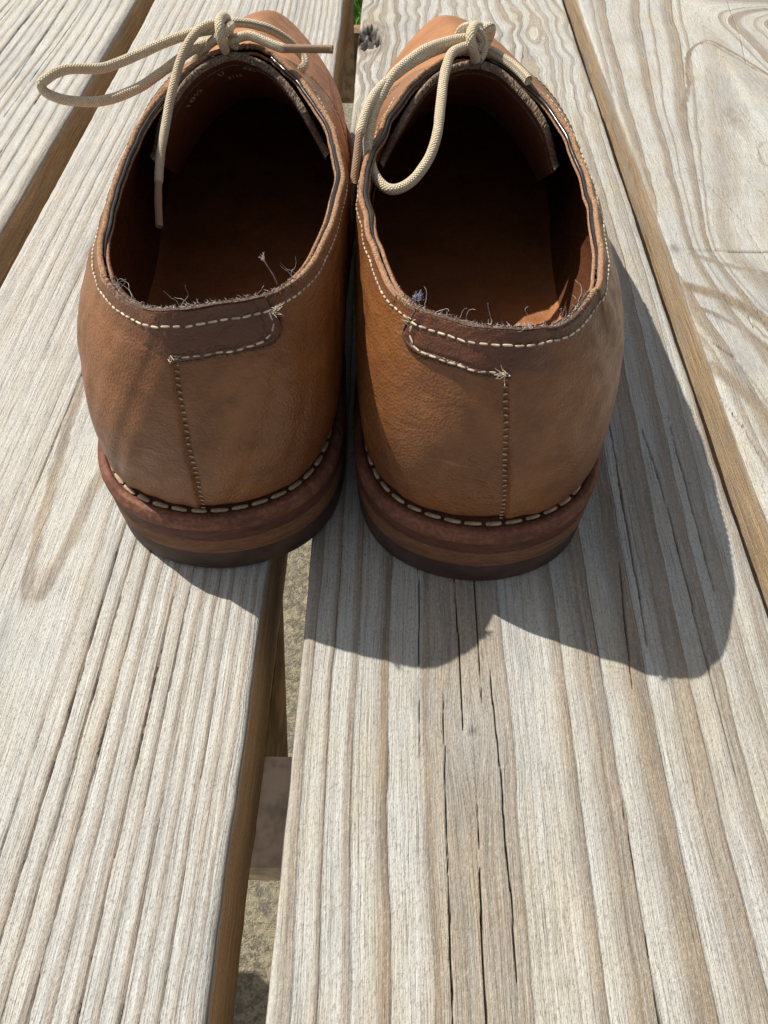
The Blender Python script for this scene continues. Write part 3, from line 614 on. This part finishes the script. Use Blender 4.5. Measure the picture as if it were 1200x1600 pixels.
    for t0, t1 in ((-8.2, -2.9), (2.6, 8.2)):
        tb = np.linspace(t0, t1, 420); fade = sstep(0, .9, np.abs(tb)-min(abs(t0), abs(t1))); P = S.P(tb, np.ones_like(tb), -1.12-.05*vnoise(tb*1.0, tb*0, seed+70), .25-.7*(1-fade)+.06*vnoise(tb*1.3, tb*0+4, seed+71))
        Vt, Qt, Et, _, _ = tube(P, .66*(.35+.65*fade)*(1+.07*vnoise(tb*4, tb*0, seed+72)), 9); S.mk('edge_bead', Vt, Qt, M_BEAD, extra=Et)
    prof = [(-1.5, -.6, 0), (-1.65, .0, .8), (-2.1, .02, 1), (-2.45, -.3, .4)]
    V = np.stack([S.P(tt, np.ones_like(tt), o_+.35*r_*rough(0), u_+.7*r_*rough(1)-.2*back) for o_, u_, r_ in prof], 1); qd = quads(len(tt), len(prof), True); S.mk('lining_edge', V, qd, M_RAW, mats=[M_RAW, M_RAWD], midx=(tq2 < 2.0).astype(int))
    # ---- heel tab crossing the seam on the medial side
    na, nb_ = 110, 40; al = np.linspace(0, 1, na); bl = np.linspace(0, 1, nb_); Aq, Bq = np.meshgrid(al, bl, indexing='ij')
    te = sd['tab']; k = np.clip(1-Aq/.2, 0, 1); vlow = sd['tabv']+.095*(1-np.sqrt(np.clip(1-k**2.2, 0, 1)))+.012*np.sin(Aq*5)
    vtop = .998; Vq = vlow+(vtop-vlow)*Bq; tR = 1.0; Tq = te+(tR-te)*Aq+.10*(Bq-.5)*(1-Aq); over = sstep(-.03, .10, Tq-tseam(Vq)); lat = sstep(.0, 1.0, (Tq-tseam(Vq))/(tR-tseam(Vq)))
    ed = np.minimum.reduce([Aq*22, Bq*10]); off = .9+1.35*(1-np.exp(-(ed/.25)**1.2))-.9*(ed < 1e-6)
    off = off-.45*np.exp(-((np.minimum(Aq*30, Bq*16)-2.6)/.7)**2)*(1-over)
    off = off*(1-over)+over*(2.15-1.8*lat-.9*(1-sstep(0, .25, Bq)))
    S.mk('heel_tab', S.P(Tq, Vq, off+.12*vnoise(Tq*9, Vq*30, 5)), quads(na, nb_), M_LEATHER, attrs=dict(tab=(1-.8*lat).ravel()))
    mk_ = Tq[:, 0] < tseam(Vq[:, 0])+.0; tt_ = np.r_[Tq[0, ::-1], Tq[mk_, 0][1:]]; vv_ = np.r_[Vq[0, ::-1], Vq[mk_, 0][1:]]
    Pe, _ = resample(S.P(tt_, vv_, 1.35), .4); Vt, Qt, Et, _, _ = tube(Pe, .42, 7); S.mk('burnished_edge', Vt, Qt, M_RAWD, par=quarter_o, extra=Et)
    # the same dark burnished band carries on under the collar as a thin binding
    tb = np.r_[np.linspace(-6.5, te-.05, 160)]; 
    # ---- collar stitching
    J = Join(); vst = .94
    tb = np.linspace(-6.6, te-.02, 300); n, _ = S.nrm(tb, np.full_like(tb, vst)); P = S.P(tb, np.full_like(tb, vst), 1.02); stitch_run(J, P, n, 2.3, 1.75, .29)
    tb = np.linspace(te+.06, max(sd['tab_r'], .9), 120); n, _ = S.nrm(tb, np.full_like(tb, vst)); P = S.P(tb, np.full_like(tb, vst), 2.4-1.35*sstep(.25, 1.0, tb)); stitch_run(J, P, n, 2.75, 2.15, .29)
    tb = np.linspace(max(sd['tab_r'], .9), 6.6, 260); n, _ = S.nrm(tb, np.full_like(tb, vst)); P = S.P(tb, np.full_like(tb, vst), 1.05); stitch_run(J, P, n, 2.5, 1.9, .29)
    # tab outline stitching: down the end, then along the lower edge to the seam
    q = np.linspace(0, 1, 90); vv = np.r_[np.linspace(.885, sd['tabv']+.055, 20), ]; tl_ = np.r_[np.full(20, te+.10)]
    cvx = [(te+.11, .935), (te+.11, sd['tabv']+.097), (te+.18, sd['tabv']+.062), (te+.34, sd['tabv']+.036), (te*.5, sd['tabv']+.027), (tseam(np.array(.8))+0.0, sd['tabv']+.025)]
    c = crom([(p, q_, 0) for p, q_ in cvx], 24); n, _ = S.nrm(c[:, 0], c[:, 1]); P = S.P(c[:, 0], c[:, 1], 2.1); stitch_run(J, P, n, 2.6, 2.05, .29)
    V, Q, E, _, _ = J.out(); o = S.mk('collar_stitching', V, Q, M_STITCH, par=quarter_o, extra=E); o['kind'] = 'stuff'
    # back seam stitches (thread ends across the seam)
    J = Join(); V0, Q0, E0 = capsule(1.25, .24)
    for v in np.linspace(.03, sd['tabv']-.01, 26):
        ts = tseam(np.array([v]))-.035; n, u = S.nrm(ts, np.array([v])); p = S.P(ts, np.array([v]), .85)[0]; n = n[0]; u = u[0]; tg = np.cross(u, n); an = random.uniform(-.35, .35); tg2 = tg*math.cos(an)+u*math.sin(an); b2 = np.cross(n, tg2)
        J.add(p+V0[:, :1]*tg2+V0[:, 1:2]*b2+V0[:, 2:]*n, Q0, E0)
    V, Q, E, _, _ = J.out(); o = S.mk('seam_stitching', V, Q, M_SSTITCH, par=quarter_o, extra=E); o['kind'] = 'stuff'
    # quarter front seam stitching (two rows)
    J = Join(); vv = np.linspace(.06, .86, 120)
    for dd in (.16, .30):
        for sg in (1, -1):
            tq = (6.5+1.5*vv**1.6-dd) if sg > 0 else -(6.75+1.2*vv**1.6-dd); n, _ = S.nrm(tq, vv); stitch_run(J, S.P(tq, vv, 1.0), n, 2.6, 1.8, .3)
    V, Q, E, _, _ = J.out(); o = S.mk('quarter_stitching', V, Q, M_SSTITCH, par=quarter_o, extra=E); o['kind'] = 'stuff'
    # ---- insole
    tt = np.linspace(0, 22, 160, endpoint=False); Bp = S.pos(tt, np.zeros_like(tt)); ce = np.array([0, 150, 0]); 
    rings = []
    for f in (1.0, .97, .9, .75, .5, .25, .02):
        p = Bp.copy(); p[:, 0] = Bp[:, 0]*f*.97; p[:, 1] = 150+(Bp[:, 1]-150)*f*.985; p[:, 2] = zB(np.clip(p[:, 1], 0, 320))+1.2+2.2*max(0, f-.9)*10+.25*f*f*fbm(p[:, 0]/12, p[:, 1]/12, 5, 2); rings.append(p)
    V = np.stack(rings, 0); S.mk('insole', V, quads(len(rings), len(tt), False, True), M_INSOLE, extra=[list(range(6*160, 7*160))[::-1]])
    # ---- welt, midsole, heel
    tt = np.linspace(0, 22, 420, endpoint=False); Bp = S.pos(tt, np.zeros_like(tt)) if False else per(tt)[:, :3]
    tg = np.gradient(np.vstack([Bp[-2:], Bp, Bp[:2]]), axis=0)[2:-2]; on = np.c_[tg[:, 1], -tg[:, 0], np.zeros(len(tt))]; on /= np.linalg.norm(on, axis=1)[:, None]
    def loop(d, dz, absz=None, nz=0.0, nd=0.0):
        p = Bp+on*np.asarray(d)[..., None] if np.ndim(d) else Bp+on*d; z = zB(np.clip(p[:, 1], 0, 320))+dz if absz is None else np.maximum(0*p[:, 1]+absz, 0)
        rg = vnoise(tt*6, tt*0+seed, seed+80)+.6*vnoise(tt*19, tt*0, seed+81); p = p+on*(nd*rg)[:, None]; return np.c_[p[:, :2], z+nz*rg]
    def lay(name, prof, mat):
        V = np.stack([loop(*p) for p in prof], 0); return S.mk(name, V, quads(len(prof), len(tt), False, True), mat)
    welt_o = lay('welt', [(-5, -.7), (-.6, -.7), (1.9, -.8), (2.35, -.6), (2.5, -.1), (2.65, .1, None, .06, .05), (4.0, -.1, None, .12, .1), (4.3, -.25, None, .14, .12), (4.5, -.5, None, .16, .14), (5.3, -2.3, None, .16, .12), (5.45, -2.6, None, .1, .1), (5.47, -3.0, None, 0, .08), (5.42, -4.8, None, 0, .06), (5.3, -5.05, None, 0, .04), (5.05, -5.18), (4.6, -5.2), (-5, -5.2)], M_WELT)
    lay('midsole', [(-5, -5.25), (4.2, -5.25), (4.9, -5.3), (5.05, -5.45, None, 0, .03), (5.1, -5.75, None, 0, .06), (5.07, -9.9, None, 0, .06), (5.0, -10.15), (4.8, -10.28), (-4, -10.3), (-20, -10.3)], M_MID)
    # heel block, cut straight at the breast
    def heel(name, d, top, bot, mat):
        outl = Bp+on*d; keep = outl[:, 1] < 88; ids = np.where(keep)[0]; k = ids[np.argsort((ids+210) % 420)]; o2 = outl[k][:, :2]
        y0 = 88.0; o2 = np.vstack([[o2[0, 0], y0], o2, [o2[-1, 0], y0]]); n = len(o2); rg = .08*vnoise(np.arange(n)/7, np.zeros(n), seed+90)
        def ring(f, zt):
            c = np.array([0, 45.0]); p = c+(o2-c)*f; return np.c_[p+0*rg[:, None], zt if np.ndim(zt) else np.full(n, zt)]
        zt = (zB(o2[:, 1])-10.36) if top is None else np.full(n, top)
        R = [ring(.96, zt), ring(.994, zt), ring(.999, zt-.12), ring(1.0, zt-.35), ring(1.001, .5*(zt+bot)), ring(1.0, bot+.35), ring(.998, np.full(n, bot+.12)), ring(.992, np.full(n, bot)), ring(.96, np.full(n, bot))]
        return S.mk(name, np.stack(R, 0), quads(9, n, False, True)[:, ::-1], mat, extra=[list(range(n)), list(range(8*n, 9*n))[::-1]])
    heel('heel_lift', 5.0, None, 9.0, M_LIFT); heel('heel_base', 4.7, 8.95, 0.15, M_RUBBER)
    # ---- welt stitches, one by one
    Pw = loop(1.25, -.25); d = np.r_[0, np.cumsum(np.linalg.norm(np.diff(np.vstack([Pw, Pw[:1]]), axis=0), axis=1))]; Pc = np.vstack([Pw, Pw[:1]])
    V0, Q0, E0 = capsule(5.0, .86, .7); V0[:, 0] += 0; me = None; npitch = int(d[-1]/5.95)
    for k in range(npitch):
        x = (k+.5)*d[-1]/npitch; c, c1, c2 = [np.array([np.interp(q_, d, Pc[:, j]) for j in range(3)]) for q_ in (x, max(x-1.9, 0), min(x+1.9, d[-1]))]
        if sgn < 0: c, c1, c2 = [q_*np.array([-1, 1, 1]) for q_ in (c, c1, c2)]
        T = Vector(c2-c1).normalized(); 
        o = make('welt_stitch', V0, Q0, M_WSTITCH, welt_o, extra=E0, mesh=me); me = o.data
        Z = Vector((0, 0, 1)); Yv = Z.cross(T).normalized(); Zv = T.cross(Yv); R = Matrix((T, Yv, Zv)).transposed().to_4x4(); R = R @ Matrix.Rotation(random.uniform(-.07, .07), 4, 'Z'); R.translation = Vector(c/1000); o.matrix_local = R @ Matrix.Diagonal((random.uniform(.9, 1.05), random.uniform(.85, 1.1), 1, 1))
    # ---- tongue
    nu, nd = 120, 36; u = np.linspace(-1, 1, nu); dd = np.linspace(0, 58, nd); U, D = np.meshgrid(u, dd, indexing='ij')
    def tong(U, D, off):
        au = np.abs(U); D = D+13*sstep(.72, 1.0, au)**2*np.clip(1-D/50, 0, 1); kx = sd.get('tx', -2)
        x = kx+28.5*U*(1+.0025*D); y = 145.5-(33 if 1 else 0)*au**2.0+D*.92+.6*vnoise(U*3, D/30, seed+33); z = 90.5-15.5*au**2.3-.60*D+.6*vnoise(U*4, D/22, seed+34)
        x = x+lean*.9; rx = np.sign(U)*au**1.4; n = np.stack([.62*rx, .42+0*U, .80-.25*au], -1); n /= np.linalg.norm(n, axis=-1)[..., None]
        return np.stack([x, y, z], -1)+n*np.asarray(off)[..., None]
    tongue_o = S.mk('tongue', np.vstack([tong(U, D, 0*U).reshape(-1, 3), tong(U, D, 0*U+2.4).reshape(-1, 3)]), np.vstack([quads(nu, nd), quads(nu, nd)[:, ::-1]+nu*nd]), M_TONGUE)
    # stitched fold line just inside the edge and the fuzzy cut edge
    ue = np.linspace(-1, 1, 500); pr = [(0, 0, .15), (-.35, .3, .8), (-.5, .9, 1), (-.5, 1.5, 1), (-.35, 2.1, .8), (0, 2.45, .2)]
    V = np.stack([tong(ue, np.full_like(ue, a0)-.3*r0*np.abs(RNG.standard_normal(500)), b0+.18*r0*RNG.standard_normal(500)) for a0, b0, r0 in pr], 1); S.mk('tongue_edge', V, quads(500, len(pr)), M_TFUZZ, par=tongue_o)
    pl = tong(ue, np.full_like(ue, 5.0), np.full_like(ue, -.15)); Vt, Qt, Et, _, _ = tube(pl, .38, 6); S.mk('stitch_line', Vt, Qt, M_RAWD, par=tongue_o, extra=Et)
    # stamped size marks on the inside of the tongue
    J = Join(); me_list = []
    for txt, uc, dc, size, rot in sd['stamp']:
        cu = bpy.data.curves.new('stamp', 'FONT'); cu.body = txt; cu.size = 1.0; cu.align_x = 'CENTER'; cu.resolution_u = 2; ob = bpy.data.objects.new('stamp_text', cu); COL.objects.link(ob)
        bpy.context.view_layer.update(); m2 = bpy.data.meshes.new_from_object(ob.evaluated_get(bpy.context.evaluated_depsgraph_get())); bpy.data.objects.remove(ob); bpy.data.curves.remove(cu)
        co = np.array([v.co[:] for v in m2.vertices])*size; polys = [list(p.vertices) for p in m2.polygons]; bpy.data.meshes.remove(m2)
        cr_, sr_ = math.cos(rot), math.sin(rot); x = co[:, 0]*cr_-co[:, 1]*sr_; y = co[:, 0]*sr_+co[:, 1]*cr_
        V = tong(uc+sgn*x/30.0, dc-y*1.7, np.full(len(x), -.12)); me_list.append((V, polys))
    Vs = []; Es = []; n0 = 0
    for V, polys in me_list: Vs.append(V); Es += [[i+n0 for i in p] for p in polys]; n0 += len(V)
    if Vs: S.mk('size_stamp', np.vstack(Vs), np.zeros((0, 4), int), M_INK, par=tongue_o, extra=Es, smooth=False)
    return S

def hair(J, p, d, L, r, curl, n=9, mir=1):
    d = np.array(d, float); d /= np.linalg.norm(d); pts = [np.array(p, float)]; 
    for k in range(n):
        d = d+curl*RNG.standard_normal(3)*.35; d /= np.linalg.norm(d); pts.append(pts[-1]+d*L/n)
    P, _ = resample(crom(pts, 3), L/(n*2)); J.tube(P, r*np.linspace(1, .5, len(P)), 4)

def fuzz(S, name, seed):
    J = Join(); r = np.random.default_rng(seed)
    for i in range(230):
        t = r.normal(0, 1.35); 
        if abs(t) > 3.2: continue
        p = S.P(np.array([t]), np.array([1.0]), np.array([r.uniform(-2.2, .4)]), np.array([.1]))[0]; hair(J, p, (r.normal(0, .8), r.normal(.1, .8), r.uniform(.1, 1)), r.uniform(.4, 1.3), r.uniform(.035, .065), .8, 4)
    for i in range(13):
        t = r.uniform(-2.2, 2.0); p = S.P(np.array([t]), np.array([1.0]), np.array([r.uniform(-2.2, -.5)]), np.array([.1]))[0]; hair(J, p, (r.normal(0, .5), r.normal(.3, .5), r.uniform(.5, 1)), r.uniform(3.5, 8), r.uniform(.04, .06), .85, 10)
    V, Q, E, _, _ = J.out(); o = S.mk(name, V, Q, M_FUZZ, extra=E); o['kind'] = 'stuff'
def tuft(S, t, v, off, n, L, seed):
    J = Join(); p0 = S.P(np.array([t]), np.array([v]), np.array([off]))[0]; nn, u = S.nrm(np.array([t]), np.array([v])); r = np.random.default_rng(seed)
    main = np.cross(u[0], nn[0])*(-1)+.2*u[0]
    for i in range(n):
        hair(J, p0+r.normal(0, .35, 3), main*r.uniform(.2, 1)+nn[0]*r.uniform(.1, .6)+r.normal(0, .4, 3), r.uniform(.5, 1)*L, .13, .6, 5)
    V, Q, E, _, _ = J.out(); S.mk('frayed_thread_end', V, Q, M_STITCH, extra=E)

def lace(root, name, strands, r=1.75, inv=None):
    """strands: list of (px, py, y) lists in photograph pixels with world distance, optional aglet length"""
    J = Join(); AG = []
    for pts, ag, rr in strands:
        W = np.array([pix(*p) for p in pts]); P, s = resample(crom(W, 14), .55)
        if ag: g_ = sstep(s[-1]-ag-.6, s[-1]-ag+.4, s)
        else: g_ = np.zeros(len(s))
        P = P+.12*np.stack([vnoise(s/5, s*0+k, 7+k) for k in range(3)], 1)
        rad = rr*(1-.16*g_)*(1+.035*vnoise(s/3, s*0, 3)); V, Q, E, ar, al = tube(P, rad, 14); J.add(V, Q, E, ar, al); AG.append(np.repeat(g_, 14))
    V, Q, E, ar, al = J.out(); V = V-np.array(root.location)*1000; c, s_ = math.cos(-root.rotation_euler[2]), math.sin(-root.rotation_euler[2])
    V = np.c_[V[:, 0]*c-V[:, 1]*s_, V[:, 0]*s_+V[:, 1]*c, V[:, 2]]
    return make(name, V, Q, M_LACE, root, dict(ar=ar, al=al, ag=np.concatenate(AG)), extra=E)

G = 'pair of brown leather derby shoes'
shoeR = tag(empty('leather_shoe', (.0265, .122, .0006)), 'brown leather lace-up shoe whose lace loop hangs down into its own opening', 'shoe', G)
shoeL = tag(empty('leather_shoe', (-.0533, .125, .0010), math.radians(3.0)), 'brown leather lace-up shoe whose lace loop sticks out sideways over the ridged plank', 'shoe', G)
SR = build_shoe(shoeR, 1, 0.0, 3, dict(seam0=.28, seam1=0.02, tab=-1.54, tabv=.80, tab_r=2.4, stamp=[('10½', -.22, 13, 3.2, 0)]))
SL = build_shoe(shoeL, -1, -5.0, 8, dict(seam0=.10, seam1=.20, tab=-1.30, tabv=.785, tab_r=.8, tx=-1, stamp=[('10½', .55, 15, 3.3, .25), ('U', .22, 11.5, 3.3, .1), ('435', -.12, 11, 3.2, -.1), ('2115', .1, 19, 2.7, 0)]))
fuzz(SR, 'edge_fuzz', 5); fuzz(SL, 'edge_fuzz', 6)
tuft(SR, -.02, .825, 2.0, 16, 4.0, 1); tuft(SR, -1.48, .935, 2.0, 8, 2.2, 2); tuft(SL, -1.25, .935, 2.0, 18, 3.2, 3); tuft(SL, .2, .815, 2.0, 10, 3.0, 4)

# ---- laces
kL = 274; 
lace(shoeL, 'lace', [
 ([(338, 44, 273), (300, 52, 272), (250, 70, 268), (170, 104, 259), (105, 130-22, 252), (70, 124, 247), (64, 134, 246), (76, 148, 246), (110, 157, 247), (160, 157, 251), (215, 138, 258), (262, 106, 266), (300, 78, 272), (335, 62, 275)], 0, 1.52),
 ([(346, 38, 275), (322, 40, 271), (298, 62, 266), (282, 96, 261), (270, 140, 254), (259, 195, 245), (250, 250, 236), (247, 300, 227), (249, 354, 217)], 15, 1.42),
 ([(352, 40, 276), (366, 35, 277), (390, 37, 278), (420, 46, 279), (448, 62, 281), (470, 84, 281), (477, 98, 278), (473, 107, 276), (460, 109, 275), (445, 103, 276)], 0, 1.42),
 ([(352, 66, 272), (368, 60, 271), (390, 56, 270), (415, 66, 268), (440, 75, 266), (460, 76, 265), (490, 77, 264), (520, 77, 263)], 16, 1.45),
 # knot wraps
 ([(352, 78, 270), (346, 62, 267), (343, 44, 268), (344, 30, 272), (352, 28, 277), (358, 40, 279), (357, 58, 276), (352, 72, 272)], 0, 1.52),
 ([(330, 66, 273), (342, 56, 269), (356, 46, 270), (362, 40, 275)], 0, 1.4),
 ([(302, 100, 275), (318, 78, 274), (338, 62, 273), (356, 66, 273), (370, 72, 275)], 0, 1.5)])
lace(shoeR, 'lace', [
 ([(742, 66, 269), (728, 60, 267), (700, 66, 264), (665, 78, 258), (636, 98, 252), (610, 124, 246), (588, 165, 238), (577, 205, 231), (575, 238, 226), (586, 274, 219), (608, 295, 214), (636, 288, 215), (664, 258, 220), (682, 212, 228), (690, 150, 241), (697, 105, 252), (706, 84, 258), (722, 76, 262), (742, 72, 266)], 0, 1.56),
 ([(728, 70, 268), (690, 76, 263), (650, 95, 254), (618, 118, 248), (592, 140, 242), (576, 165, 236), (563, 205, 228), (557, 245, 222), (553, 288, 216)], 15, 1.45),
 ([(744, 62, 270), (752, 50, 271), (764, 42, 273), (768, 47, 276), (764, 60, 278), (758, 72, 277)], 0, 1.5),
 ([(748, 78, 272), (768, 80, 272), (790, 94, 268), (812, 112, 262), (826, 126, 257)], 0, 1.5),
 ([(744, 92, 266), (737, 72, 262), (736, 52, 264), (742, 42, 269), (752, 46, 273), (756, 62, 273), (755, 80, 270), (748, 94, 267)], 0, 1.56),
 ([(716, 56, 270), (722, 46, 270), (735, 42, 269), (748, 50, 268), (754, 64, 268), (748, 80, 267)], 0, 1.5)])

# ---- small debris on the collars
def lint(label, name, center, mat, n, L, r, seed, cat):
    J = Join(); rg = np.random.default_rng(seed)
    for i in range(n): hair(J, rg.normal(0, L*.22, 3)*np.array([1, .6, .5]), rg.normal(0, 1, 3)+np.array([.8, 0, .3]), rg.uniform(.5, 1)*L, r, 1.2, 7)
    V, Q, E, _, _ = J.out(); V[:, 2] -= V[:, 2].min(); o = make(name, V, Q, mat, extra=E); o.location = tuple(np.array(center)/1000); tag(o, label, cat)
pR = SR.P(np.array([-1.72]), np.array([1.0]), np.array([-1.6]), np.array([.4]))[0]+np.array([26.5, 122, .6])
lint('small tuft of violet lint caught on the collar above the stitched tab', 'lint_tuft', pR, M_LINT, 60, 2.1, .09, 4, 'lint')
pL = SL.P(np.array([-1.75]), np.array([1.0]), np.array([-1.6]), np.array([.2]))[0]; cL, sL_ = math.cos(math.radians(3)), math.sin(math.radians(3)); pL = np.array([-pL[0]*cL-pL[1]*sL_-54.5, -pL[0]*sL_+pL[1]*cL+125, pL[2]+1.0])
fl = empty('dried_floret', tuple(pL/1000)); tag(fl, 'tiny dried flower on a thin stalk standing up from the collar edge', 'dried flower')
P, _ = resample(crom([(0, 0, 0), (-.7, .3, 2.2), (-2.0, .8, 4.6), (-2.6, 1.0, 6.0)], 8), .3); Vt, Qt, Et, _, _ = tube(P, .16, 6); make('stalk', Vt, Qt, M_DRIED, fl, extra=Et)
J = Join(); rg = np.random.default_rng(9)
for i in range(16): hair(J, (-2.6, 1.0, 5.9), (rg.normal(-.3, .6), rg.normal(0, .5), 1), rg.uniform(1, 2.2), .17, .4, 4)
V, Q, E, _, _ = J.out(); make('flower_head', V, Q, mat_plain('floret_petals', (.5, .42, .44), .9, .3, 300), fl, extra=E)
